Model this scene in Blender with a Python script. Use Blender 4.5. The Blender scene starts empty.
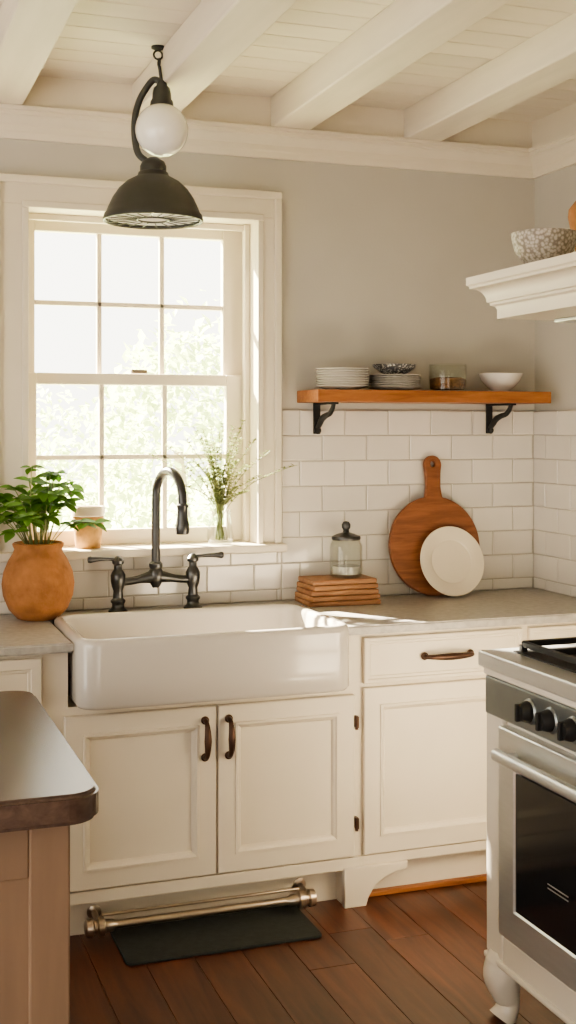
import bpy, bmesh, math, random
from mathutils import Vector, Matrix
random.seed(7)
scene = bpy.context.scene
COL = scene.collection
scene.view_settings.look = 'AgX - Medium High Contrast'

# ------------------------------------------------------------------ materials
def _nt(name):
    m = bpy.data.materials.new(name); m.use_nodes = True
    nt = m.node_tree
    return m, nt, nt.nodes['Principled BSDF']

def mul(c, k): return (min(c[0]*k,1), min(c[1]*k,1), min(c[2]*k,1), 1)

def M(name, col, rough=.5, metal=0, var=.06, scale=6, bump=0., bscale=60, coat=0, stretch=(1,1,1), island=0., emit=0, bdist=.002):
    m, nt, b = _nt(name)
    tc = nt.nodes.new('ShaderNodeTexCoord'); mp = nt.nodes.new('ShaderNodeMapping')
    mp.inputs['Scale'].default_value = stretch
    nt.links.new(tc.outputs['Object'], mp.inputs['Vector'])
    n = nt.nodes.new('ShaderNodeTexNoise'); n.inputs['Scale'].default_value = scale
    n.inputs['Detail'].default_value = 5
    nt.links.new(mp.outputs['Vector'], n.inputs['Vector'])
    r = nt.nodes.new('ShaderNodeValToRGB')
    r.color_ramp.elements[0].position = .3; r.color_ramp.elements[1].position = .7
    r.color_ramp.elements[0].color = mul(col, 1-var); r.color_ramp.elements[1].color = mul(col, 1+var)
    nt.links.new(n.outputs['Fac'], r.inputs['Fac'])
    out = r.outputs['Color']
    if island:
        g = nt.nodes.new('ShaderNodeNewGeometry')
        mr = nt.nodes.new('ShaderNodeMapRange')
        mr.inputs['To Min'].default_value = 1-island; mr.inputs['To Max'].default_value = 1+island
        nt.links.new(g.outputs['Random Per Island'], mr.inputs['Value'])
        hs = nt.nodes.new('ShaderNodeHueSaturation')
        nt.links.new(mr.outputs['Result'], hs.inputs['Value']); nt.links.new(out, hs.inputs['Color'])
        out = hs.outputs['Color']
    nt.links.new(out, b.inputs['Base Color'])
    b.inputs['Roughness'].default_value = rough; b.inputs['Metallic'].default_value = metal
    b.inputs['Coat Weight'].default_value = coat
    if bump:
        n2 = nt.nodes.new('ShaderNodeTexNoise'); n2.inputs['Scale'].default_value = bscale; n2.inputs['Detail'].default_value = 6
        nt.links.new(mp.outputs['Vector'], n2.inputs['Vector'])
        bp = nt.nodes.new('ShaderNodeBump'); bp.inputs['Strength'].default_value = bump; bp.inputs['Distance'].default_value = bdist
        nt.links.new(n2.outputs['Fac'], bp.inputs['Height']); nt.links.new(bp.outputs['Normal'], b.inputs['Normal'])
    if emit:
        b.inputs['Emission Color'].default_value = (*col[:3],1); b.inputs['Emission Strength'].default_value = emit
    return m

def WOOD(name, c1, c2, stretch, rough=.45, island=.2, scale=4, bump=.25, coat=0):
    m, nt, b = _nt(name)
    tc = nt.nodes.new('ShaderNodeTexCoord'); mp = nt.nodes.new('ShaderNodeMapping')
    mp.inputs['Scale'].default_value = stretch
    nt.links.new(tc.outputs['Object'], mp.inputs['Vector'])
    g = nt.nodes.new('ShaderNodeNewGeometry')
    off = nt.nodes.new('ShaderNodeVectorMath'); off.operation = 'ADD'
    ml = nt.nodes.new('ShaderNodeMath'); ml.operation = 'MULTIPLY'; ml.inputs[1].default_value = 37
    nt.links.new(g.outputs['Random Per Island'], ml.inputs[0])
    nt.links.new(mp.outputs['Vector'], off.inputs[0]); nt.links.new(ml.outputs[0], off.inputs[1])
    n = nt.nodes.new('ShaderNodeTexNoise'); n.inputs['Scale'].default_value = scale
    n.inputs['Detail'].default_value = 9; n.inputs['Roughness'].default_value = .65; n.inputs['Distortion'].default_value = .6
    nt.links.new(off.outputs[0], n.inputs['Vector'])
    r = nt.nodes.new('ShaderNodeValToRGB')
    r.color_ramp.elements[0].position = .33; r.color_ramp.elements[1].position = .68
    r.color_ramp.elements[0].color = (*c1,1); r.color_ramp.elements[1].color = (*c2,1)
    nt.links.new(n.outputs['Fac'], r.inputs['Fac'])
    mr = nt.nodes.new('ShaderNodeMapRange')
    mr.inputs['To Min'].default_value = 1-island; mr.inputs['To Max'].default_value = 1+island
    nt.links.new(g.outputs['Random Per Island'], mr.inputs['Value'])
    hs = nt.nodes.new('ShaderNodeHueSaturation')
    nt.links.new(mr.outputs['Result'], hs.inputs['Value']); nt.links.new(r.outputs['Color'], hs.inputs['Color'])
    nt.links.new(hs.outputs['Color'], b.inputs['Base Color'])
    b.inputs['Roughness'].default_value = rough; b.inputs['Coat Weight'].default_value = coat
    bp = nt.nodes.new('ShaderNodeBump'); bp.inputs['Strength'].default_value = bump; bp.inputs['Distance'].default_value = .002
    nt.links.new(n.outputs['Fac'], bp.inputs['Height']); nt.links.new(bp.outputs['Normal'], b.inputs['Normal'])
    return m

def GLASS(name, tint=(1,1,1), refl=.9, base=.04, rough=.02):
    m = bpy.data.materials.new(name); m.use_nodes = True; nt = m.node_tree
    nt.nodes.remove(nt.nodes['Principled BSDF'])
    o = nt.nodes['Material Output']
    t = nt.nodes.new('ShaderNodeBsdfTransparent'); t.inputs[0].default_value = (*tint,1)
    g = nt.nodes.new('ShaderNodeBsdfGlossy'); g.inputs['Roughness'].default_value = rough
    lw = nt.nodes.new('ShaderNodeLayerWeight'); lw.inputs['Blend'].default_value = .25
    mr = nt.nodes.new('ShaderNodeMapRange'); mr.inputs['To Min'].default_value = base; mr.inputs['To Max'].default_value = refl
    nt.links.new(lw.outputs['Facing'], mr.inputs['Value'])
    mx = nt.nodes.new('ShaderNodeMixShader')
    nt.links.new(mr.outputs['Result'], mx.inputs[0]); nt.links.new(t.outputs[0], mx.inputs[1]); nt.links.new(g.outputs[0], mx.inputs[2])
    nt.links.new(mx.outputs[0], o.inputs['Surface'])
    return m

def LEAF(name, c, trans=.35, island=.25):
    m, nt, b = _nt(name)
    g = nt.nodes.new('ShaderNodeNewGeometry'); mr = nt.nodes.new('ShaderNodeMapRange')
    mr.inputs['To Min'].default_value = 1-island; mr.inputs['To Max'].default_value = 1+island
    nt.links.new(g.outputs['Random Per Island'], mr.inputs['Value'])
    hs = nt.nodes.new('ShaderNodeHueSaturation'); hs.inputs['Color'].default_value = (*c,1)
    nt.links.new(mr.outputs['Result'], hs.inputs['Value']); nt.links.new(hs.outputs['Color'], b.inputs['Base Color'])
    b.inputs['Roughness'].default_value = .5
    t = nt.nodes.new('ShaderNodeBsdfTranslucent'); nt.links.new(hs.outputs['Color'], t.inputs[0])
    mx = nt.nodes.new('ShaderNodeMixShader'); mx.inputs[0].default_value = trans
    o = nt.nodes['Material Output']
    nt.links.new(b.outputs[0], mx.inputs[1]); nt.links.new(t.outputs[0], mx.inputs[2]); nt.links.new(mx.outputs[0], o.inputs['Surface'])
    return m

m_wall   = M('plaster_wall', (.505,.475,.42), .85, var=.03, scale=3, bump=.15, bscale=90)
m_trim   = M('cream_trim_paint', (.71,.64,.52), .42, var=.02, bump=.06, bscale=30)
m_ceil   = M('ceiling_board_paint', (.72,.66,.565), .6, var=.03, scale=5, island=.05, stretch=(.4,3,3), bump=.1)
m_beam   = M('beam_whitewash', (.72,.655,.55), .6, var=.07, scale=5, stretch=(3,.35,3), bump=.3, bscale=14)
m_tile   = M('subway_tile_glaze', (.66,.62,.56), .16, var=.03, scale=5, island=.06, bump=.08, bscale=9, coat=.3)
m_grout  = M('grout', (.43,.40,.34), .9, var=.05)
m_dark   = M('dark_subfloor_wood', (.02,.009,.006), .9, var=.05)
m_cab    = M('cabinet_cream_paint', (.68,.61,.50), .42, var=.025, scale=4, bump=.05, bscale=35)
m_count  = M('stone_countertop', (.40,.375,.34), .36, var=.16, scale=45, bump=.05)
m_sink   = M('fireclay_glaze', (.57,.53,.48), .2, var=.01, coat=.4)
m_gun    = M('gunmetal', (.085,.085,.085), .32, .85, var=.1, scale=20)
m_shade  = M('dark_enamel', (.06,.06,.056), .42, .35, var=.1, scale=10)
m_shadein= M('shade_inner_enamel', (.85,.83,.78), .4, .0)
m_bronze = M('bronze_pull', (.085,.045,.03), .38, .6, var=.2, scale=30)
m_iron   = M('black_iron', (.03,.03,.03), .55, .5, var=.15)
m_nickel = M('aged_nickel', (.48,.40,.32), .3, .95, var=.06)
m_steel  = M('stove_steel', (.60,.61,.60), .30, .7, var=.03, scale=12, stretch=(1,1,8))
m_steelb = M('stove_panel_steel', (.24,.265,.275), .32, .8, var=.05, scale=12)
m_enamel = M('stove_cream_enamel', (.76,.71,.62), .25, var=.02, coat=.3)
m_black  = M('oven_black_glass', (.012,.012,.014), .12, var=.05, coat=.2)
m_terra  = M('terracotta', (.34,.145,.052), .85, var=.28, scale=18, bump=.9, bscale=55, bdist=.003)
m_terral = M('ochre_clay', (.44,.25,.09), .8, var=.28, scale=30, bump=.6, bscale=50)
m_white  = M('white_ceramic', (.68,.65,.60), .2, var=.02, coat=.3)
m_cream  = M('cream_ceramic', (.70,.62,.49), .25, var=.02, coat=.3)
m_grey   = M('grey_stoneware', (.42,.40,.37), .4, var=.15, scale=60)
m_opal   = M('opal_glass', (.88,.85,.78), .18, var=.01, coat=.5)
m_mat    = M('rubber_mat', (.022,.027,.025), .8, var=.25, scale=50, bump=.8, bscale=220)
m_soil   = M('soil', (.04,.025,.015), .95, var=.3, scale=60)
m_grain  = M('brown_lentils', (.20,.095,.035), .8, var=.7, scale=160, bump=.8, bscale=160, bdist=.004)
m_islbody= M('island_painted_wood', (.20,.135,.088), .6, var=.12, scale=5, stretch=(4,4,.5), bump=.2, bscale=12)
m_lawn   = M('lawn', (.5,.58,.34), .9, var=.2, scale=3)
m_floor  = WOOD('floor_oak', (.050,.016,.009), (.135,.044,.022), (5,.45,1), .32, island=.22, scale=4, bump=.2)
m_shelf  = WOOD('shelf_wood', (.22,.073,.022), (.40,.155,.05), (.8,8,8), .45, island=.05, scale=5)
m_board  = WOOD('cutting_board_wood', (.15,.048,.018), (.28,.105,.04), (1.2,4,10), .5, island=.1, scale=4)
m_slab   = WOOD('boards_wood', (.22,.095,.04), (.42,.22,.11), (2,6,9), .55, island=.35, scale=4)
m_edge   = WOOD('island_wood', (.065,.043,.034), (.125,.085,.066), (5,.8,6), .24, island=.05, scale=6, bump=.06)
m_leaf   = LEAF('basil_leaf', (.13,.28,.045))
m_sprig  = LEAF('sprig_green', (.27,.31,.13))
m_tree   = LEAF('garden_foliage', (.54,.62,.38), .5, .12)
m_bark   = M('bark', (.45,.38,.3), .9, var=.3)
m_glass  = GLASS('clear_glass', (.96,.97,.95), .4, .02)
m_pane   = GLASS('window_glass', (.98,.99,.98), .25, .015)

# ------------------------------------------------------------------ helpers
def E(name, loc=(0,0,0)):
    e = bpy.data.objects.new(name, None); e.location = loc; e.empty_display_size = .05
    COL.objects.link(e); return e

def finish(bm, name, mat, parent=None, smooth=False, recalc=True, angle=None):
    if recalc: bmesh.ops.recalc_face_normals(bm, faces=bm.faces)
    me = bpy.data.meshes.new(name); bm.to_mesh(me); bm.free()
    if smooth:
        for p in me.polygons: p.use_smooth = True
        if angle: me.set_sharp_from_angle(angle=math.radians(angle))
    mats = mat if isinstance(mat,(list,tuple)) else [mat]
    for x in mats: me.materials.append(x)
    o = bpy.data.objects.new(name, me); COL.objects.link(o)
    if parent:
        o.parent = parent; o.matrix_parent_inverse = Matrix.Translation(-Vector(parent.location))
    return o

def addbox(bm, x0,x1,y0,y1,z0,z1, bev=0, seg=2):
    t = bmesh.new()
    bmesh.ops.create_cube(t, size=1)
    for v in t.verts:
        v.co = Vector(((x0+x1)/2+v.co.x*(x1-x0),(y0+y1)/2+v.co.y*(y1-y0),(z0+z1)/2+v.co.z*(z1-z0)))
    if bev: bmesh.ops.bevel(t, geom=t.edges[:], offset=bev, segments=seg, affect='EDGES', profile=.5)
    me = bpy.data.meshes.new('t'); t.to_mesh(me); t.free(); bm.from_mesh(me); bpy.data.meshes.remove(me)

def box(name, x0,x1,y0,y1,z0,z1, mat, parent=None, bev=0, seg=2):
    bm = bmesh.new(); addbox(bm,x0,x1,y0,y1,z0,z1,bev,seg)
    return finish(bm,name,mat,parent)

def boxes(name, L, mat, parent=None, bev=0):
    bm = bmesh.new()
    for b in L: addbox(bm,*b,bev)
    return finish(bm,name,mat,parent)

def lathe(name, prof, loc, mat, parent=None, seg=48, rot=None, angle=40, sr=1, sz=1):
    bm = bmesh.new(); R = rot or Matrix.Identity(3); L = Vector(loc); rings=[]
    for r,z in prof:
        r*=sr; z*=sz; ring=[]
        for i in range(seg):
            a=2*math.pi*i/seg
            ring.append(bm.verts.new(L + R@Vector((max(r,1e-5)*math.cos(a), max(r,1e-5)*math.sin(a), z))))
        rings.append(ring)
    for a,b in zip(rings,rings[1:]):
        for i in range(seg):
            bm.faces.new((a[i],a[(i+1)%seg],b[(i+1)%seg],b[i]))
    bmesh.ops.remove_doubles(bm, verts=bm.verts, dist=3e-5)
    return finish(bm,name,mat,parent,True,angle=angle)

def smooth_pts(P, n=8):
    P=[Vector(p) for p in P]; out=[]
    for i in range(len(P)-1):
        p0=P[max(i-1,0)];p1=P[i];p2=P[i+1];p3=P[min(i+2,len(P)-1)]
        for k in range(n):
            t=k/n
            out.append(.5*((2*p1)+(-p0+p2)*t+(2*p0-5*p1+4*p2-p3)*t*t+(-p0+3*p1-3*p2+p3)*t**3))
    out.append(P[-1]); return out

def addtube(bm, P, r, seg=10):
    P=[Vector(p) for p in P]; n=len(P)
    if not isinstance(r,(list,tuple)): r=[r]*n
    elif len(r)!=n:
        rr=[]
        for i in range(n):
            t=i/(n-1)*(len(r)-1); k=min(int(t),len(r)-2); f=t-k; rr.append(r[k]*(1-f)+r[k+1]*f)
        r=rr
    T=[(P[min(i+1,n-1)]-P[max(i-1,0)]).normalized() for i in range(n)]
    up=Vector((0,0,1)) if abs(T[0].z)<.9 else Vector((1,0,0))
    N=T[0].cross(up).normalized(); rings=[]
    for i in range(n):
        N=(N-T[i]*N.dot(T[i])).normalized(); B=T[i].cross(N)
        rings.append([bm.verts.new(P[i]+(N*math.cos(2*math.pi*k/seg)+B*math.sin(2*math.pi*k/seg))*r[i]) for k in range(seg)])
    for a,b in zip(rings,rings[1:]):
        for k in range(seg): bm.faces.new((a[k],a[(k+1)%seg],b[(k+1)%seg],b[k]))
    bm.faces.new(rings[0][::-1]); bm.faces.new(rings[-1])

def tube(name,P,r,mat,parent=None,seg=12):
    bm=bmesh.new(); addtube(bm,P,r,seg); return finish(bm,name,mat,parent,True,angle=50)

def torus(name, loc, R, r, mat, parent, rot=None, seg=32):
    rot = rot or Matrix.Identity(3)
    bm=bmesh.new(); rings=[]
    for i in range(seg):
        a=2*math.pi*i/seg; ring=[]
        for k in range(8):
            b=2*math.pi*k/8
            ring.append(bm.verts.new(Vector(loc)+rot@Vector(((R+r*math.cos(b))*math.cos(a),(R+r*math.cos(b))*math.sin(a),r*math.sin(b)))))
        rings.append(ring)
    for i in range(seg):
        a=rings[i];b=rings[(i+1)%seg]
        for k in range(8): bm.faces.new((a[k],a[(k+1)%8],b[(k+1)%8],b[k]))
    return finish(bm,name,mat,parent,True)

def rrect(x0,x1,y0,y1,r,n=6):
    pts=[]
    for cx,cy,a0 in ((x1-r,y1-r,0),(x0+r,y1-r,90),(x0+r,y0+r,180),(x1-r,y0+r,270)):
        for i in range(n+1):
            a=math.radians(a0+90*i/n); pts.append((cx+r*math.cos(a),cy+r*math.sin(a)))
    return pts

def loops(name, L, mat, parent=None, smooth=True, cap0=True, cap1=True, angle=35):
    bm=bmesh.new(); V=[[bm.verts.new(p) for p in lp] for lp in L]
    n=len(V[0])
    for a,b in zip(V,V[1:]):
        for k in range(n): bm.faces.new((a[k],a[(k+1)%n],b[(k+1)%n],b[k]))
    if cap0: bm.faces.new(V[0][::-1])
    if cap1: bm.faces.new(V[-1])
    return finish(bm,name,mat,parent,smooth,angle=angle)

def prism(name, outline, z0,z1, mat, parent=None, bev=.004):
    bm=bmesh.new()
    vs=[bm.verts.new((x,y,z0)) for x,y in outline]; f=bm.faces.new(vs)
    r=bmesh.ops.extrude_face_region(bm,geom=[f])
    for v in r['geom']:
        if isinstance(v,bmesh.types.BMVert): v.co.z=z1
    if bev:
        es=[e for e in bm.edges if abs(e.verts[0].co.z-e.verts[1].co.z)<1e-6]
        bmesh.ops.bevel(bm,geom=es,offset=bev,segments=3,affect='EDGES')
    return finish(bm,name,mat,parent)

def outline_obj(name, splines, depth, bev, mat, mtx, parent=None):
    cu=bpy.data.curves.new(name,'CURVE'); cu.dimensions='2D'; cu.fill_mode='BOTH'
    cu.extrude=depth/2-bev; cu.bevel_depth=bev; cu.bevel_resolution=2; cu.offset=-bev
    for s in splines:
        sp=cu.splines.new('POLY'); sp.points.add(len(s)-1); sp.use_cyclic_u=True
        for i,p in enumerate(s): sp.points[i].co=(p[0],p[1],0,1)
    o=bpy.data.objects.new(name,cu); COL.objects.link(o)
    bpy.context.view_layer.update()
    dg=bpy.context.evaluated_depsgraph_get()
    me=bpy.data.meshes.new_from_object(o.evaluated_get(dg)); bpy.data.objects.remove(o)
    me.transform(mtx); me.materials.clear(); me.materials.append(mat)
    ob=bpy.data.objects.new(name,me); COL.objects.link(ob)
    if parent:
        ob.parent=parent; ob.matrix_parent_inverse=Matrix.Translation(-Vector(parent.location))
    return ob

def panel(name, a0,a1,z0,z1, f, mat, parent, rail=.055, t=.02, face='-Y', flat=False):
    if flat: S=[(0,t),(0,.003),(.003,0)]
    elif rail<.04: S=[(0,t),(0,.003),(.003,0),(rail,0),(rail+.003,.005),(rail+.010,.005),(rail+.013,.008)]
    else: S=[(0,t),(0,.003),(.003,0),(rail,0),(rail+.002,-.0045),(rail+.009,-.0045),(rail+.013,.001),(rail+.018,.004),(rail+.023,.014)]
    L=[]
    for ins,dp in S:
        q=[(a0+ins,z0+ins),(a1-ins,z0+ins),(a1-ins,z1-ins),(a0+ins,z1-ins)]
        L.append([(a,f+dp,z) if face=='-Y' else (f+dp,a,z) for a,z in q])
    return loops(name,L,mat,parent,smooth=False)

def extrude_x(name, prof, x0,x1, mat, parent=None):
    return loops(name,[[(x0,y,z) for y,z in prof],[(x1,y,z) for y,z in prof]],mat,parent,smooth=False)
def extrude_y(name, prof, y0,y1, mat, parent=None):
    return loops(name,[[(x,y0,z) for x,z in prof],[(x,y1,z) for x,z in prof]],mat,parent,smooth=False)

# ------------------------------------------------------------------ room shell
XR=2.60; XL=-1.8; YB=-6.2; ZC=2.78
WX0,WX1,WZ0,WZ1=.572,1.431,1.10,2.335
w_back=boxes('wall_back',[(XL,WX0,0,.22,0,ZC),(WX1,XR+.2,0,.22,0,ZC),(WX0,WX1,0,.22,0,WZ0),(WX0,WX1,0,.22,WZ1,ZC)],m_wall)
w_right=box('wall_right',XR,XR+.2,YB,0,0,ZC,m_wall)
# left wall with a wide opening added for side sky light, front wall added with a gap to limit sky fill (both behind / beside the camera)
w_left=boxes('wall_left',[(XL-.2,XL,-.9,.22,0,ZC),(XL-.2,XL,YB,-4.0,0,ZC),(XL-.2,XL,-4.0,-.9,2.35,ZC)],m_wall)
w_front=boxes('wall_front',[(XL-.2,-1.4,YB-.2,YB,0,ZC),(.2,XR+.2,YB-.2,YB,0,ZC),(-1.4,.2,YB-.2,YB,2.2,ZC)],m_wall)

fl=E('floor')
box('subfloor',XL,XR,YB,0,-.08,-.014,m_dark,fl)
bm=bmesh.new(); x=XL; w=.145
while x<XR-.01:
    y=0; first=True
    while y>YB+.01:
        l=random.uniform(1.1,2.2) if not first else random.uniform(.6,1.8); first=False
        y2=max(y-l,YB)
        addbox(bm,x+.0006,min(x+w,XR)-.0006,y2+.0006,y-.0006,-.014,0,.001,1)
        y=y2
    x+=w
finish(bm,'planks',m_floor,fl)

ce=E('ceiling',(0,-3,ZC))
box('ceiling_slab',XL,XR,YB,.2,ZC+.014,ZC+.1,m_trim,ce)
bm=bmesh.new(); y=0
while y>YB:
    addbox(bm,XL,XR,y-.1195,y-.001,ZC,ZC+.013,.003,1); y-=.121
finish(bm,'beadboards',m_ceil,ce)
for i,x in enumerate((-1.69,-1.16,-.63,-.10,.41,.945,1.465,2.005)):
    box('ceiling_beam' if i==0 else 'ceiling_beam.%03d'%i, x,x+.15,YB,-.03,2.665,ZC+.001,m_beam,None,.006)

fr=E('trim_1',(0,0,2.6))
box('frieze_back',XL,XR,-.03,0,2.655,ZC,m_trim,fr)
cp=[(0,2.560),(-.014,2.560),(-.020,2.580),(-.024,2.586),(-.026,2.605),(-.048,2.632),(-.056,2.636),(-.056,2.648),(-.066,2.650),(-.066,2.664),(0,2.664)]
extrude_x('crown_back',cp,XL,XR,m_trim,fr)
fr2=E('trim_2',(XR,-1,2.6))
box('frieze_right',XR-.03,XR,YB,-.03,2.655,ZC,m_trim,fr2)
extrude_y('crown_right',[(XR+y,z) for y,z in cp],YB,-.0,m_trim,fr2)

# ------------------------------------------------------------------ tiles
def tile_field(name, regions, top, tw, th, mapf, x_start, x_end):
    bm=bmesh.new(); row=0; z=top
    g=.003; c=.003; dep=.009
    while z>.915-.001:
        z1=z; z0=z-th; x=x_start-(tw/2 if row%2 else 0)
        while x<x_end:
            for rx0,rx1,rz0,rz1 in regions:
                a0,a1=max(x,rx0),min(x+tw,rx1); b0,b1=max(z0,rz0),min(z1,rz1)
                if a1-a0<.012 or b1-b0<.012: continue
                a0+=g/2;a1-=g/2;b0+=g/2;b1-=g/2
                tl=[random.uniform(-.0006,.0006) for _ in range(4)]
                back=[bm.verts.new(mapf(*p,0)) for p in ((a0,b0),(a1,b0),(a1,b1),(a0,b1))]
                mid=[bm.verts.new(mapf(*p,dep-.002)) for p in ((a0,b0),(a1,b0),(a1,b1),(a0,b1))]
                fr_=[bm.verts.new(mapf(p[0],p[1],dep+t)) for p,t in zip(((a0+c,b0+c),(a1-c,b0+c),(a1-c,b1-c),(a0+c,b1-c)),tl)]
                for A,B in ((back,mid),(mid,fr_)):
                    for k in range(4): bm.faces.new((A[k],A[(k+1)%4],B[(k+1)%4],B[k]))
                bm.faces.new(fr_)
            x+=tw
        z=z0; row+=1
    return bm
TX=1.515
boxes('grout_back',[(TX,XR,-.0095,0,.915,1.625),(XL,TX,-.0095,0,.915,1.10)],m_grout,w_back)
finish(tile_field('t',[(TX+.001,XR-.01,.915,1.625),(XL,TX+.001,.915,1.098)],1.625,.181,.0953,lambda a,z,d:(a,-.004-d,z),XL-.05,XR),'tiles_back',m_tile,w_back)
box('grout_right',XR-.0095,XR,-1.45,0,.915,1.625,m_grout,w_right)
finish(tile_field('t',[(.01,1.45,.915,1.625)],1.625,.181,.0953,lambda a,z,d:(XR-.004-d,-a,z),.01,1.45),'tiles_right',m_tile,w_right)

# ------------------------------------------------------------------ window
wn=E('window_1',(1,0,1.7))
cl=WX0-.105; cr=1.503; ch=WZ1+.092
def casing(nm,x0,x1,z0,z1):
    box(nm,x0,x1,-.022,0,z0,z1,m_trim,wn,.002)
casing('casing_left',cl,WX0,WZ0+.03,WZ1)
casing('casing_right',WX1,cr,WZ0+.03,WZ1)
casing('casing_head',cl,cr,WZ1,ch)
boxes('backband',[(cl-.006,cl+.020,-.038,0,WZ0+.03,ch-.021),(cr-.020,cr+.006,-.038,0,WZ0+.03,ch-.021)],m_trim,wn,.004)
box('backband_head',cl-.007,cr+.007,-.0385,0,ch-.021,ch+.006,m_trim,wn,.004)
boxes('inner_bead',[(WX0-.010,WX0+.012,-.029,.001,WZ0+.03,WZ1-.012),(WX1-.012,WX1+.010,-.029,.001,WZ0+.03,WZ1-.012)],m_trim,wn,.003)
box('inner_bead_head',WX0-.010,WX1+.010,-.0295,.001,WZ1-.012,WZ1+.012,m_trim,wn,.003)
boxes('jamb_liner',[(WX0,WX0+.012,0,.21,WZ0,WZ1),(WX1-.012,WX1,0,.21,WZ0,WZ1),(WX0,WX1,0,.21,WZ1-.012,WZ1)],m_trim,wn,0)
boxes('stops',[(WX0+.012,WX0+.026,.085,.105,WZ0+.03,WZ1-.012),(WX1-.032,WX1-.012,.07,.105,WZ0+.03,WZ1-.012),(WX0+.012,WX1-.012,.085,.105,WZ1-.035,WZ1-.012)],m_trim,wn,.003)
box('stool',cl-.03,cr+.02,-.06,.21,WZ0,WZ0+.03,m_trim,wn,.006)
def sash(nm,y0,y1,x0,x1,z0,z1,bot,top):
    sl=.045; sr=.080
    L=[(x0,x0+sl,y0,y1,z0,z1),(x1-sr,x1,y0,y1,z0,z1),(x0+sl,x1-sr,y0,y1,z0,z0+bot),(x0+sl,x1-sr,y0,y1,z1-top,z1)]
    boxes(nm+'_frame',L,m_trim,wn,.004)
    gx0,gx1,gz0,gz1=x0+sl,x1-sr,z0+bot,z1-top
    Mm=[]
    for k in (1,2):
        xx=gx0+(gx1-gx0)*k/3; Mm.append((xx-.009,xx+.009,y0+.006,y1-.006,gz0-.002,gz1+.002))
    zz=(gz0+gz1)/2; Mm.append((gx0-.002,gx1+.002,y0+.006,y1-.006,zz-.009,zz+.009))
    boxes(nm+'_muntins',Mm,m_trim,wn,.003)
    box(nm+'_glass',gx0-.003,gx1+.003,(y0+y1)/2-.001,(y0+y1)/2+.001,gz0-.003,gz1+.003,m_pane,wn)
sash('upper_sash',.155,.19,WX0+.013,WX1-.013,1.715,WZ1-.013,.04,.05)
sash('lower_sash',.11,.145,WX0+.013,WX1-.013,WZ0+.032,1.757,.055,.042)
box('sash_lock',.97,1.03,.09,.112,1.757,1.772,m_nickel,wn,.003)

# ------------------------------------------------------------------ base cabinets
YF=-.62
SX0,SX1,SY0_,SY1_=.634,1.512,-.735,-.185
cb=E('base_cabinet',(.0,-.3,.45))
boxes('carcass',[(XL+.002,.62,YF,-.012,.125,.885),(.62,1.525,YF,-.012,.125,.715),(1.525,XR-.002,YF,-.012,.125,.885)],m_cab,cb)
box('toe_kick',XL+.002,XR-.002,-.56,-.02,0,.125,m_cab,cb)
box('bottom_rail',.55,1.58,-.634,-.60,.118,.158,m_cab,cb,.004)
box('bottom_rail_right',1.58,XR-.004,-.629,-.60,.125,.158,m_cab,cb,.003)
panel('door_left',.607,1.080,.163,.690,-.642,m_cab,cb)
panel('door_right',1.086,1.548,.163,.690,-.642,m_cab,cb)
panel('drawer_front',1.583,2.172,.722,.872,-.640,m_cab,cb,rail=.012)
panel('door_single',1.583,2.172,.163,.708,-.640,m_cab,cb)
panel('drawer_front_far',2.20,2.59,.722,.872,-.640,m_cab,cb,rail=.012)
panel('door_far',2.20,2.59,.163,.708,-.640,m_cab,cb)
panel('drawer_front_near',.0,.54,.722,.872,-.640,m_cab,cb,rail=.03)
panel('door_near',.0,.54,.163,.708,-.640,m_cab,cb)
panel('drawer_front_left',-.6,-.02,.722,.872,-.640,m_cab,cb,rail=.03)
panel('door_leftmost',-.6,-.02,.163,.708,-.640,m_cab,cb)
ft=[(0,0),(.075,0),(.085,.03),(.105,.06),(.14,.085),(.185,.10),(.225,.105),(.225,.128),(0,.128)]
outline_obj('bracket_foot',[ft],.03,.003,m_cab,Matrix.Translation((1.512,-.632,0))@Matrix.Rotation(math.pi/2,4,'X'),cb)
box('foot_block',1.515,1.585,-.62,-.555,0,.128,m_cab,cb,.003)
for z in (.60,.27):
    tube('hinge',[(1.553,-.647,z-.022),(1.553,-.647,z+.022)],.0055,m_bronze,cb,8)
    box('hinge_leaf',1.553,1.562,-.645,-.62,z-.018,z+.018,m_bronze,cb)
def pull(nm,c,ax,L,par):
    c=Vector(c); a=Vector(ax); out=Vector((0,-1,0))
    P=[c-a*L/2, c-a*L/2+out*.022+a*.004, c-a*L*.25+out*.034, c+out*.036, c+a*L*.25+out*.034, c+a*L/2+out*.022-a*.004, c+a*L/2]
    tube(nm,smooth_pts(P,6),[.009,.007,.010,.012,.010,.007,.009],m_bronze,par,10)
    for s in (-1,1):
        lathe(nm+'_rosette',[(0,0),(.013,0),(.013,.003),(.008,.006),(0,.006)],c+a*L/2*s,m_bronze,par,20,Matrix.Rotation(math.pi/2,3,'X'))
pull('pull_left',(1.043,-.642,.590),(0,0,1),.115,cb)
pull('pull_right',(1.120,-.642,.590),(0,0,1),.115,cb)
pull('pull_drawer',(1.885,-.640,.80),(1,0,0),.17,cb)
pull('pull_near',(.27,-.640,.80),(1,0,0),.15,cb)
box('trim_3',1.60,XR-.002,-.585,-.5605,0,.018,m_shelf,None,.004)

ct=prism('countertop',[(XL+.003,-.655),(SX0-.003,-.655),(SX0-.003,SY1_+.004),(SX1+.003,SY1_+.004),(SX1+.003,-.655),(XR-.003,-.655),(XR-.003,-.014),(XL+.003,-.014)],.886,.915,m_count,None,.005)

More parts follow.
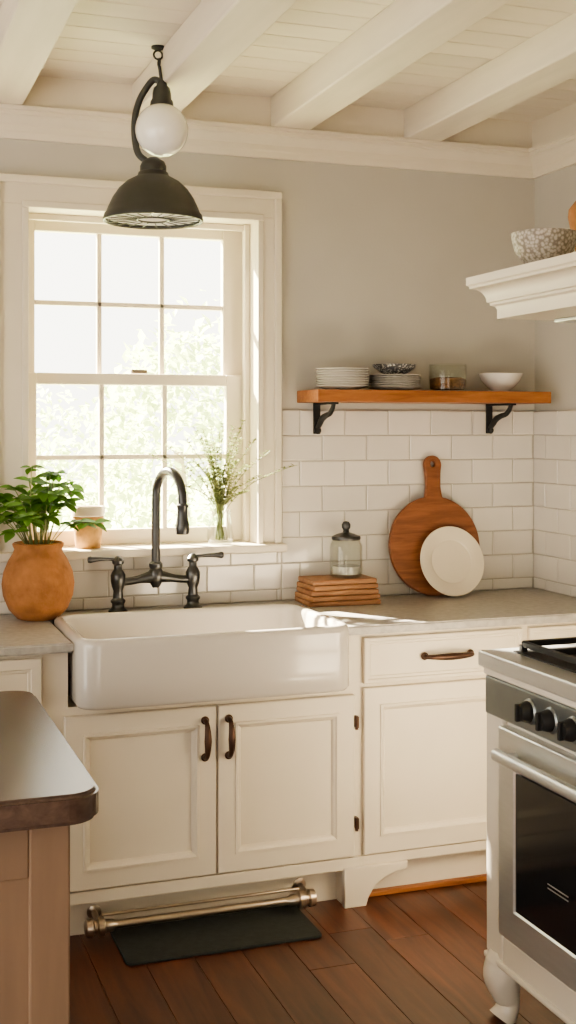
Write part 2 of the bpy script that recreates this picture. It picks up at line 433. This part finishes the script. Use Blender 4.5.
# ------------------------------------------------------------------ farmhouse sink
sk=E('farmhouse_sink',(1.07,-.46,.8))
x0,x1,y0,y1=SX0,SX1,SY0_,SY1_
def rl(ins,r,z,front=0): return [(x,y,z) for x,y in rrect(x0+ins,x1-ins,y0+ins+front,y1-ins,r,8)]
L=[rl(.03,.05,.722),rl(.008,.062,.724),rl(.0,.066,.735),rl(.0,.07,.80),rl(0,.07,.910),rl(.002,.07,.923),rl(.010,.064,.931),rl(.020,.056,.932),
   rl(.030,.05,.928,.012),rl(.036,.046,.915,.016),rl(.045,.05,.80,.016),rl(.06,.06,.752,.016),rl(.11,.06,.742,.016)]
loops('basin',L,m_sink,sk,True,angle=60)
lathe('drain',[(0,.0),(.045,0),(.045,.004),(.03,.006),(0,.003)],(1.07,-.45,.742),m_nickel,sk,24)

# ------------------------------------------------------------------ faucet
FX,FY=1.017,-.095
fa=E('bridge_faucet',(FX,FY,.915))
post=[(0,0),(.033,0),(.034,.006),(.024,.014),(.021,.022),(.021,.03),(.026,.036),(.026,.042),(.018,.05),(.016,.075),(.022,.09),(.026,.11),(.026,.13),(.02,.142),(.014,.15),(.014,.165),(.02,.17),(.021,.18),(.013,.19),(.006,.196),(0,.197)]
for s,nm in ((-1,'left'),(1,'right')):
    px=FX+s*.135
    lathe('post_'+nm,post,(px,FY,.915),m_gun,fa,28)
    tube('lever_'+nm,smooth_pts([(px,FY,1.098),(px+s*.03,FY-.004,1.102),(px+s*.07,FY-.01,1.104),(px+s*.095,FY-.014,1.103)],5),[.008,.006,.008,.011],m_gun,fa)
    lathe('lever_tip_'+nm,[(0,0),(.010,.001),(.0125,.008),(.010,.016),(0,.018)],(px+s*.092,FY-.014,1.103),m_gun,fa,16,Matrix.Rotation(s*math.pi/2,3,'Y'))
tube('bridge',smooth_pts([(FX-.135,FY,1.02),(FX-.09,FY,1.022),(FX-.04,FY,1.03),(FX,FY,1.035),(FX+.04,FY,1.03),(FX+.09,FY,1.022),(FX+.135,FY,1.02)],5),[.016,.014,.014,.020,.026,.020,.014,.014,.016],m_gun,fa)
lathe('spout_hub',[(0,-.035),(.012,-.034),(.02,-.02),(.027,0),(.027,.02),(.021,.032),(.024,.04),(.024,.05),(.017,.058),(0,.058)],(FX,FY,1.03),m_gun,fa,28)
arc=[(FX,FY,1.06),(FX,FY,1.15),(FX,FY,1.27)]
ux,uy=.32,-.95; R=.085
for i in range(1,13):
    a=math.pi*i/12; dd=R-R*math.cos(a); arc.append((FX+ux*dd,FY+uy*dd,1.31+R*1.15*math.sin(a)))
ex,ey=FX+ux*2*R,FY+uy*2*R
arc.append((ex,ey,1.28))
tube('gooseneck',smooth_pts(arc,4),.0155,m_gun,fa,16)
lathe('spray_head',[(0,0),(.021,0),(.024,.006),(.024,.03),(.021,.045),(.018,.07),(.0185,.09),(.020,.093),(.020,.10),(.015,.104),(0,.104)],(ex,ey,1.195),m_gun,fa,24)

# ------------------------------------------------------------------ wall shelf
sh=E('open_shelf',(2.03,-.11,1.67))
box('shelf_board',1.58,2.54,-.225,-.001,1.652,1.697,m_shelf,sh,.003)
for k,bx in enumerate((1.654,2.384)):
    bmx=bmesh.new()
    addbox(bmx,bx-.014,bx+.014,-.021,-.0145,1.535,1.652,.0015)
    addbox(bmx,bx-.014,bx+.014,-.205,-.0145,1.644,1.6515,.0015)
    finish(bmx,'bracket_plates_%d'%k,m_iron,sh)
    P=smooth_pts([(bx,-.022,1.555),(bx,-.045,1.570),(bx,-.075,1.592),(bx,-.11,1.603),(bx,-.15,1.610),(bx,-.178,1.628),(bx,-.19,1.645)],6)
    tube('bracket_brace_%d'%k,P,[.009,.011,.012,.010,.009,.008],m_iron,sh,8)
    lathe('bracket_knob_%d'%k,[(0,0),(.012,.002),(.014,.010),(.009,.018),(0,.02)],(bx,-.020,1.548),m_iron,sh,16,Matrix.Rotation(math.pi/2,3,'X'))

ZS=1.6975
def plate_prof(r,z=0): return [(0,z),(r*.55,z),(r*.6,z+.003),(r*.98,z+.013),(r,z+.0145),(r*.985,z+.0165),(r*.62,z+.007),(0,z+.006)]
p1=E('plate_stack',(1.715,-.125,ZS))
for i in range(8): lathe('plate_%d'%i,plate_prof(.100-.001*(i%2),.0090*i),(1.715+random.uniform(-.002,.002),-.125,ZS),m_white,p1,40)
p2=E('plate_stack.001',(1.925,-.125,ZS))
for i in range(6): lathe('plate_%d'%i,plate_prof(.100-.001*(i%2),.0085*i),(1.925+random.uniform(-.002,.002),-.125,ZS),m_grey,p2,40)
def speck(name,sc=75,c0=(.62,.58,.52),c1=(.16,.14,.12),e0=.35,e1=.6):
    m,nt,b=_nt(name); tc=nt.nodes.new('ShaderNodeTexCoord'); v=nt.nodes.new('ShaderNodeTexVoronoi'); v.inputs['Scale'].default_value=sc
    nt.links.new(tc.outputs['Object'],v.inputs['Vector']); r=nt.nodes.new('ShaderNodeValToRGB')
    r.color_ramp.elements[0].color=(*c0,1); r.color_ramp.elements[1].color=(*c1,1)
    r.color_ramp.elements[0].position=e0; r.color_ramp.elements[1].position=e1
    nt.links.new(v.outputs['Distance'],r.inputs['Fac']); nt.links.new(r.outputs['Color'],b.inputs['Base Color']); b.inputs['Roughness'].default_value=.5; return m
m_speck=speck('woven_stoneware',120,(.48,.44,.38),(.22,.19,.155),.30,.70)
m_patt=speck('patterned_glaze',120,(.55,.53,.49),(.08,.08,.08),.3,.5)
lathe('patterned_bowl',[(0,0),(.035,0),(.05,.008),(.078,.028),(.084,.038),(.081,.038),(.05,.014),(0,.008)],(1.925,-.125,ZS+.0595),m_patt,None,40)
j1=E('storage_jar',(2.15,-.12,ZS))
lathe('glass',[(0,0),(.066,0),(.07,.004),(.072,.05),(.072,.098),(.069,.103),(.067,.100),(.069,.05),(.067,.006),(0,.005)],(2.15,-.12,ZS),m_glass,j1,40)
lathe('lentils',[(0,.007),(.0655,.007),(.068,.02),(.068,.046),(.05,.052),(0,.055)],(2.15,-.12,ZS),m_grain,j1,40)
lathe('serving_bowl',[(0,0),(.035,0),(.036,.006),(.055,.02),(.074,.042),(.086,.070),(.0835,.071),(.07,.044),(.05,.024),(0,.012)],(2.378,-.12,ZS),m_white,None,48)

# ------------------------------------------------------------------ counter objects
ZT=.9155
bk=E('cutting_board_stack',(1.68,-.14,ZT))
zz=ZT
for i in range(5):
    h=.0175; W=.137-.003*i; a=math.radians((-3,2,-2,3,0)[i])
    o=box('board_%d'%i,-W,W,-.092+.003*i,.092-.003*i,0,h,m_slab,bk,.004)
    o.data.transform(Matrix.Translation((1.69,-.135,zz))@Matrix.Rotation(a,4,'Z')); zz+=h+.0015
j2=E('lidded_jar',(1.70,-.14,zz)); jx,jy=1.725,-.135
lathe('glass',[(0,0),(.052,0),(.057,.005),(.058,.02),(.058,.088),(.05,.102),(.047,.106),(.045,.104),(.048,.10),(.055,.087),(.055,.008),(0,.006)],(jx,jy,zz),m_glass,j2,40,sr=1.05,sz=1.3)
lathe('contents',[(0,.008),(.052,.008),(.053,.03),(0,.032)],(jx,jy,zz),m_grey,j2,32,sz=1.3)
lathe('lid',[(0,.104),(.050,.104),(.052,.109),(.050,.114),(.03,.121),(.012,.125),(.010,.131),(.015,.138),(.016,.147),(.010,.155),(0,.157)],(jx,jy,zz),m_gun,j2,32,sr=1.05,sz=1.3)

out=[]; r=.190
for i in range(64):
    a=math.radians(90+11)+math.radians(338)*i/63; out.append((r*math.cos(a),r*math.sin(a)))
out+= [(.033,.20),(.029,.23),(.031,.28)]
for i in range(13):
    a=math.pi*i/12; out.append((.036*math.cos(a),.312+.036*math.sin(a)))
out+= [(-.031,.28),(-.029,.23),(-.033,.20)]
hole=[(.011*math.cos(2*math.pi*i/20),.315+.011*math.sin(2*math.pi*i/20)) for i in range(20)]
lean=math.radians(8)
mt=Matrix.Translation((2.112,-.083,ZT+.190*math.cos(lean)+.002))@Matrix.Rotation(math.pi/2-lean,4,'X')@Matrix.Rotation(math.radians(-2),4,'Z')
rb=outline_obj('round_cutting_board',[out,hole],.02,.003,m_board,mt)
lean=math.radians(15)
pr=[(0,0),(.075,0),(.085,.004),(.123,.012),(.128,.015),(.126,.018),(.085,.010),(.078,.006),(0,.005)]
lathe('dinner_plate',pr,(2.155,-.135,ZT+.133),m_cream,None,64,(Matrix.Rotation(math.pi/2-lean,3,'X')),sr=1.05,angle=25)

def leafmesh(bm, base, d, up, L, W, fold=.25, n=5):
    d=d.normalized(); side=d.cross(up).normalized(); nrm=side.cross(d).normalized()
    rows=[]
    for i in range(n+1):
        t=i/n; w=W*math.sin(math.pi*min(t*.95+.03,1))**.8*(1-.25*t); drop=-L*.25*t*t
        c=base+d*L*t+nrm*drop
        rows.append((bm.verts.new(c-side*w+nrm*w*fold),bm.verts.new(c),bm.verts.new(c+side*w+nrm*w*fold)))
    for a,b in zip(rows,rows[1:]):
        bm.faces.new((a[0],a[1],b[1],b[0])); bm.faces.new((a[1],a[2],b[2],b[1]))
PX,PY=.598,-.152
pp=E('potted_plant',(PX,PY,ZT))
lathe('pot',[(0,0),(.060,0),(.070,.004),(.098,.035),(.116,.080),(.121,.12),(.115,.16),(.098,.20),(.084,.222),(.079,.236),(.084,.246),(.086,.254),(.081,.258),(.073,.248),(.066,.232),(.064,.22),(0,.218)],(PX,PY,ZT),m_terra,pp,56,angle=60)
lathe('soil',[(0,.236),(.067,.236),(.064,.228)],(PX,PY,ZT),m_soil,pp,24)
bs_=bmesh.new(); bl=bmesh.new()
for i in range(46):
    a=random.uniform(0,2*math.pi); sp=random.uniform(.02,.20); h=random.uniform(.13,.29)-sp*.45
    s=Vector((PX+.03*math.cos(a),PY+.03*math.sin(a),ZT+.235))
    ysc=.45 if math.sin(a)>0 else .9
    e=Vector((PX+sp*1.0*math.cos(a),PY+sp*ysc*math.sin(a),ZT+.235+max(h,.03)))
    mid=(s+e)/2+Vector((0,0,.04)); P=smooth_pts([s,mid,e],5)
    addtube(bs_,P,.0018,5)
    for k,q in enumerate(P[4:]):
        for s2 in range((k%2) if k<len(P)-5 else 5):
            aa=random.uniform(0,2*math.pi)
            dd=Vector((math.cos(aa),math.sin(aa)*.7,random.uniform(-.35,.5)))
            Lf=random.uniform(.034,.060)
            if q.y+dd.y*Lf>-.045: dd.y=-abs(dd.y)
            leafmesh(bl,q,dd,Vector((0,-.35,1)),Lf,Lf*.36)
finish(bs_,'stems',m_sprig,pp,True); finish(bl,'leaves',m_leaf,pp,True,recalc=False)

ZW=WZ0+.0305
sp=E('small_clay_pot',(.80,.03,ZW))
lathe('cup',[(0,0),(.042,0),(.045,.004),(.052,.06),(.056,.105),(.0565,.112),(.053,.112),(.050,.06),(0,.05)],(.80,.03,ZW),m_terral,sp,40,sz=1.2)
lathe('rim_band',[(.0575,.095),(.060,.097),(.061,.118),(.057,.124),(.050,.122),(.050,.112)],(.80,.03,ZW),m_cream,sp,40,sz=1.2)
lathe('candle_wax',[(0,.108),(.05,.108),(.05,.100)],(.80,.03,ZW),m_cream,sp,24,sz=1.2)

vs=E('sprig_vase',(1.285,.02,ZW)); VX,VY=1.285,.015
lathe('vase_glass',[(0,0),(.040,0),(.046,.006),(.050,.03),(.044,.07),(.038,.105),(.042,.125),(.040,.125),(.036,.105),(.042,.07),(.047,.03),(.042,.010),(0,.008)],(VX,VY,ZW),m_glass,vs,40)
b1=bmesh.new(); b2=bmesh.new()
tg=[(-.26,.02,.33),(-.2,.0,.36),(-.15,-.01,.22),(-.12,.02,.38),(-.07,-.02,.42),(-.03,.0,.36),(0,-.03,.44),(.04,-.05,.40),(.07,-.06,.45),(.1,-.10,.38),(.15,-.12,.34),(.235,-.15,.29),(-.05,.02,.28),(.05,-.03,.30),(.12,-.09,.25),(-.09,0,.30),(.02,-.04,.34),(-.14,.0,.29)]
for _ in range(24): tg.append((random.uniform(-.15,.10),random.uniform(-.06,.01),random.uniform(.18,.43)))
for dx,dy,dz in tg:
    s=Vector((VX+random.uniform(-.02,.02),VY+random.uniform(-.02,.02),ZW+.015)); n_=Vector((VX+dx*.08,VY+dy*.08,ZW+.125)); e=Vector((VX+dx,VY+dy,ZW+dz))
    mid=n_.lerp(e,.5)+Vector((-dx*.12,0,dz*.06))
    P=smooth_pts([s,n_,mid,e],7); addtube(b1,P,[.0015,.0013,.0009],5)
    for q in P[9:]:
        for _ in range(6):
            aa=random.uniform(0,2*math.pi); dd=Vector((math.cos(aa),math.sin(aa)*.5,random.uniform(.1,.9)))
            leafmesh(b2,q,dd,Vector((.1,.2,1)),random.uniform(.010,.020),.0036,n=3)
finish(b1,'stems',m_sprig,vs,True); finish(b2,'sprig_leaves',m_sprig,vs,True,recalc=False)

# ------------------------------------------------------------------ pendant lamp
pl=E('pendant_lamp',(.93,-.49,2.5)); LX,LY=.93,-.49
lathe('ceiling_plate',[(0,2.78),(.022,2.78),(.022,2.774),(.008,2.768),(0,2.768)],(LX-.0,LY,0),m_iron,pl,24)
torus('hook_ring',(LX+.0,LY,2.753),.014,.0035,m_iron,pl,Matrix.Rotation(math.pi/2,3,'X'))
torus('hook_link',(LX+.003,LY,2.729),.013,.003,m_iron,pl,Matrix.Rotation(math.pi/2,3,'Y'))
tube('hook_stem',[(LX+.004,LY,2.718),(LX+.008,LY,2.69),(LX+.012,LY,2.66)],.0055,m_shade,pl)
tube('arm',smooth_pts([(LX+.012,LY,2.665),(LX-.012,LY+.01,2.675),(LX-.036,LY+.02,2.645),(LX-.056,LY+.03,2.605),(LX-.068,LY+.035,2.55),(LX-.068,LY+.035,2.49),(LX-.060,LY+.025,2.44),(LX-.04,LY+.01,2.415),(LX-.016,LY,2.40)],6),.011,m_shade,pl)
lathe('globe_cap',[(0,2.672),(.014,2.670),(.018,2.655),(.026,2.648),(.030,2.63),(.031,2.612),(.036,2.605),(.038,2.592),(.034,2.588),(0,2.588)],(LX+.012,LY,0),m_shade,pl,32)
g=[]
for i in range(25):
    a=math.pi*i/24; g.append((.085*math.sin(a),2.513+.085*math.cos(a)))
lathe('globe',g,(LX+.012,LY,0),m_opal,pl,48,angle=80)
dome=[(0,2.424),(.012,2.424),(.022,2.418),(.036,2.410),(.042,2.395),(.042,2.378),(.048,2.374),(.050,2.365),(.058,2.360),(.085,2.345),(.110,2.322),(.130,2.292),(.144,2.262),(.150,2.246),(.156,2.240),(.160,2.225),(.160,2.219),(.156,2.218),(.150,2.232)]
lathe('dome_shade',dome,(LX-.016,LY,0),m_shade,pl,64,angle=50)
lathe('dome_inner',[(.150,2.230),(.140,2.255),(.125,2.288),(.10,2.318),(.07,2.340),(0,2.352)],(LX-.016,LY,0),m_shadein,pl,64,angle=60)
bm=bmesh.new()
for i in range(20):
    a=2*math.pi*i/20; c,s=math.cos(a),math.sin(a)
    addtube(bm,[(LX-.016+c*.05,LY+s*.05,2.226),(LX-.016+c*.09,LY+s*.09,2.224),(LX-.016+c*.154,LY+s*.154,2.224)],.0016,5)
finish(bm,'guard_spokes',m_shade,pl,True)
for R_ in (.05,.154): torus('guard_ring',(LX-.016,LY,2.224),R_,.003,m_shade,pl,seg=48)
lathe('bulb',[(0,2.24),(.018,2.245),(.028,2.265),(.022,2.29),(.012,2.31),(.012,2.35)],(LX-.016,LY,0),m_opal,pl,24)

# ------------------------------------------------------------------ floor mat and foot rail
outl=rrect(.755,1.365,-.835,-.57,.02,5)
prism('floor_mat',outl,.0005,.009,m_mat,None,.002)
rlx=E('foot_rail',(1.03,-.66,.05)); RY,RZ=-.655,.055
RX=Matrix.Rotation(math.pi/2,3,'Y')
tube('rail_tube',[(.70,RY,RZ),(1.37,RY,RZ)],.0125,m_nickel,rlx,16)
tube('rail_tube_thin',[(.72,RY+.03,RZ+.022),(1.36,RY+.03,RZ+.022)],.005,m_nickel,rlx,12)
fit=[(0,0),(.018,0),(.026,.004),(.028,.022),(.020,.028),(.020,.036),(.029,.040),(.029,.057),(.020,.062),(.018,.085),(.014,.09),(.0125,.10)]
lathe('end_fitting_left',fit,(.665,RY,RZ),m_nickel,rlx,28,RX)
lathe('end_fitting_right',fit,(1.405,RY,RZ),m_nickel,rlx,28,Matrix.Rotation(-math.pi/2,3,'Y'))
for xx in (.71,1.385):
    tube('wall_arm',[(xx,RY,RZ),(xx,-.562,RZ+.01)],.010,m_nickel,rlx,10)
    lathe('wall_rose',[(0,0),(.022,0),(.022,.004),(.011,.008),(0,.008)],(xx,-.5605,RZ+.01),m_nickel,rlx,24,Matrix.Rotation(math.pi/2,3,'X'))

# ------------------------------------------------------------------ island
isl=E('kitchen_island',(-.2,-1.7,.45))
IX=.425; IYn=-2.185; IYf=-1.27
prism('top_slab',rrect(-1.004,IX,IYn,IYf,.062,8),.862,.917,m_edge,isl,.008)
box('body',-.95,IX-.06,IYn+.06,IYf-.06,.0,.862,m_islbody,isl,.004)
boxes('corner_posts',[(IX-.125,IX-.052,IYn+.052,IYn+.125,0,.862),(IX-.125,IX-.052,IYf-.125,IYf-.052,0,.862)],m_islbody,isl,.004)
boxes('end_rails',[(-.95,IX-.125,IYn+.054,IYn+.07,.76,.862),(-.95,IX-.125,IYn+.054,IYn+.07,0,.12)],m_islbody,isl,.003)

# ------------------------------------------------------------------ range stove
st=E('range_stove',(2.1,-1.9,.5))
SX=1.60; SY0=-2.35; SY1=-1.43
box('body',SX+.01,XR-.02,SY0+.01,SY1-.005,.16,.93,m_enamel,st,.004)
boxes('posts',[(SX-.004,SX+.085,SY1-.09,SY1,.17,.925),(SX-.004,SX+.085,SY0,SY0+.09,.17,.925)],m_enamel,st,.008)
box('post_moulding',SX-.010,SX+.09,SY0-.004,SY1+.004,.905,.93,m_enamel,st,.006)
box('skirt',SX-.004,SX+.03,SY0+.09,SY1-.09,.155,.245,m_enamel,st,.006)
box('skirt_bead',SX-.012,SX+.03,SY0,SY1,.155,.172,m_enamel,st,.006)
box('cooktop',SX-.022,XR-.015,SY0-.012,SY1+.012,.925,.968,m_steel,st,.007,3)
box('cooktop_inset',SX+.05,XR-.10,SY0+.04,SY1-.05,.966,.972,m_iron,st,.002)
box('backguard',XR-.09,XR-.02,SY0,SY1,.968,1.03,m_steel,st,.006)
bm=bmesh.new()
for gy0,gy1 in ((SY1-.34,SY1-.07),(SY1-.63,SY1-.36),(SY1-.89,SY1-.65)):
    gx0,gx1=SX+.07,XR-.14; gm=(gx0+gx1)/2
    for a in (gx0,gm,gx1): addbox(bm,a-.007,a+.007,gy0,gy1,.984,1.000,.003)
    for b in (gy0,(gy0+gy1)/2,gy1): addbox(bm,gx0,gx1,b-.007,b+.007,.984,1.000,.003)
    for a in (gx0,gm,gx1):
        for b in (gy0,gy1): addbox(bm,a-.009,a+.009,b-.009,b+.009,.970,.99,.003)
    for cx in ((gx0+gm)/2,(gx1+gm)/2):
        for q in (-1,1):
            addbox(bm,cx-.006,cx+.006,(gy0+gy1)/2+q*.04-.03,(gy0+gy1)/2+q*.04+.03,.99,1.003,.002)
finish(bm,'grates',m_iron,st)
for gy in (SY1-.205,SY1-.495,SY1-.77):
    for gx in (SX+.18,XR-.27):
        lathe('burner',[(0,0),(.05,0),(.05,.008),(.036,.012),(.034,.016),(0,.017)],(gx,gy,.9715),m_iron,st,28)
box('control_panel',SX-.012,SX+.03,SY0+.012,SY1-.012,.805,.905,m_steelb,st,.004)
RK=Matrix.Rotation(-math.pi/2,3,'Y')
for i in range(6):
    ky=-1.675-.0975*i
    if ky<SY0+.05: continue
    lathe('knob_bezel',[(0,0),(.032,0),(.032,.004),(.028,.008),(0,.008)],(SX-.012,ky,.858),m_steelb,st,32,RK)
    lathe('knob',[(0,0),(.026,0),(.027,.004),(.025,.012),(.021,.024),(.019,.028),(0,.029)],(SX-.018,ky,.858),m_iron,st,32,RK)
    box('knob_grip',SX-.056,SX-.040,ky-.005,ky+.005,.836,.880,m_iron,st,.003)
panel('oven_door',SY0+.10,SY1-.10,.255,.79,SX-.022,m_steel,st,rail=.075,t=.035,face='-X')
box('oven_glass',SX-.0215,SX-.006,SY0+.178,SY1-.178,.335,.690,m_black,st,.002)
boxes('oven_glass_label',[(SX-.0225,SX-.021,-1.86,-1.77,zq,zq+.0025) for zq in (.455,.465)],m_steel,st)
tube('oven_handle',[(SX-.062,SY0+.13,.735),(SX-.062,SY1-.160,.735)],.016,m_steel,st,16)
for yy in (SY0+.16,SY1-.190):
    tube('handle_mount',[(SX-.022,yy,.735),(SX-.062,yy,.735)],.010,m_steel,st,12)
for ly,s in ((SY1-.045,1),(SY0+.045,-1)):
    for lx,q in ((SX+.04,-1),(XR-.08,1)):
        P=smooth_pts([(lx,ly,.175),(lx+q*.008,ly,.145),(lx+q*.018,ly,.115),(lx+q*.010,ly,.075),(lx,ly,.045),(lx+q*.008,ly,.02),(lx+q*.02,ly,.002)],5)
        tube('cabriole_leg',P,[.050,.056,.052,.040,.030,.032,.038],m_enamel,st,20)

# ------------------------------------------------------------------ hood mantel
hd=E('range_hood',(2.1,-1.9,2.0))
HX=1.55; HY1=-1.407; HY0=-2.40
pts=[(0,1.960),(0,1.940),(.006,1.936),(.006,1.930)]
for i in range(9):
    a=math.pi/2*i/8; pts.append((.006+.034*math.sin(a),1.930-.038*(1-math.cos(a))))
pts+=[(.046,1.890),(.046,1.884),(.056,1.880),(.060,1.872),(.060,1.848)]
L=[[(HX+i_,HY0+i_,z),(XR-.001,HY0+i_,z),(XR-.001,HY1-i_,z),(HX+i_,HY1-i_,z)] for i_,z in pts]
loops('mantel',L,m_trim,hd,smooth=True,angle=30)
box('chimney_breast',2.06,XR-.001,-2.3,-1.5,1.9605,2.66,m_trim,hd,.004)
box('hood_filter',1.75,2.5,-2.3,-1.52,1.838,1.847,m_steel,hd,.002)
lathe('mosaic_bowl',[(0,0),(.035,0),(.036,.008),(.056,.022),(.074,.048),(.083,.082),(.084,.094),(.081,.095),(.078,.08),(.068,.05),(.045,.026),(0,.018)],(1.665,-1.612,1.961),m_speck,None,56)
lathe('terracotta_vase',[(0,0),(.035,0),(.040,.03),(.046,.09),(.058,.14),(.064,.17),(.062,.19),(.045,.212),(.035,.218),(.033,.21),(0,.20)],(1.890,-1.485,1.961),m_terra,None,40)

# ------------------------------------------------------------------ outdoors
box('garden_lawn',-25,30,.3,40,-.5,-.4,m_lawn)
def tree(nm,x,y,h,r,n,cz):
    t=E(nm,(x,y,-.35))
    tube('trunk',smooth_pts([(x,y,-.385),(x+.05,y,.4),(x-.03,y,cz)],4),[.09,.06,.04],m_bark,t,8)
    bm=bmesh.new()
    for i in range(n):
        u=Vector((random.gauss(0,1),random.gauss(0,1),random.gauss(0,1))).normalized()*random.uniform(.55,1)**.5
        p=Vector((x+u.x*r*random.uniform(.8,1.1),y+u.y*r,max(cz+u.z*h*random.uniform(.8,1.1),-.1)))
        d=Vector((random.gauss(0,1),random.gauss(0,1),random.gauss(0,1)))
        leafmesh(bm,p,d,Vector((.1,.3,1)),random.uniform(.09,.16),.04,n=2)
    finish(bm,'foliage',m_tree,t,True,recalc=False)
tree('garden_tree',1.3,6.2,.8,.7,700,.9)
tree('garden_tree.001',2.6,5.6,1.1,.8,1200,1.35)
tree('garden_tree.002',3.7,8.5,1.5,1.2,1500,1.4)
tree('garden_tree.003',2.2,11,1.1,1.4,1200,1.0)

# ------------------------------------------------------------------ light
w=bpy.data.worlds.new('World'); scene.world=w; w.use_nodes=True
bg=w.node_tree.nodes['Background']; bg.inputs[0].default_value=(1,.945,.84,1); bg.inputs[1].default_value=4.7
sd=bpy.data.lights.new('sun','SUN'); sd.energy=110; sd.angle=math.radians(1.0); sd.color=(1,.86,.68)
so=bpy.data.objects.new('sun',sd); COL.objects.link(so)
so.rotation_euler=Vector((.86,-1.4,-1.08)).to_track_quat('-Z','Y').to_euler()
so.location=(-3,6,6)

# ------------------------------------------------------------------ camera
cd=bpy.data.cameras.new('camera'); cam=bpy.data.objects.new('camera',cd); COL.objects.link(cam)
cam.location=(0,-4.35,1.565); cam.rotation_euler=(math.pi/2,0,-math.radians(19.56))
cd.sensor_fit='VERTICAL'; cd.sensor_height=36; cd.lens=36*1233/1024; cd.shift_y=-86/1024
cd.clip_start=.05
scene.camera=cam
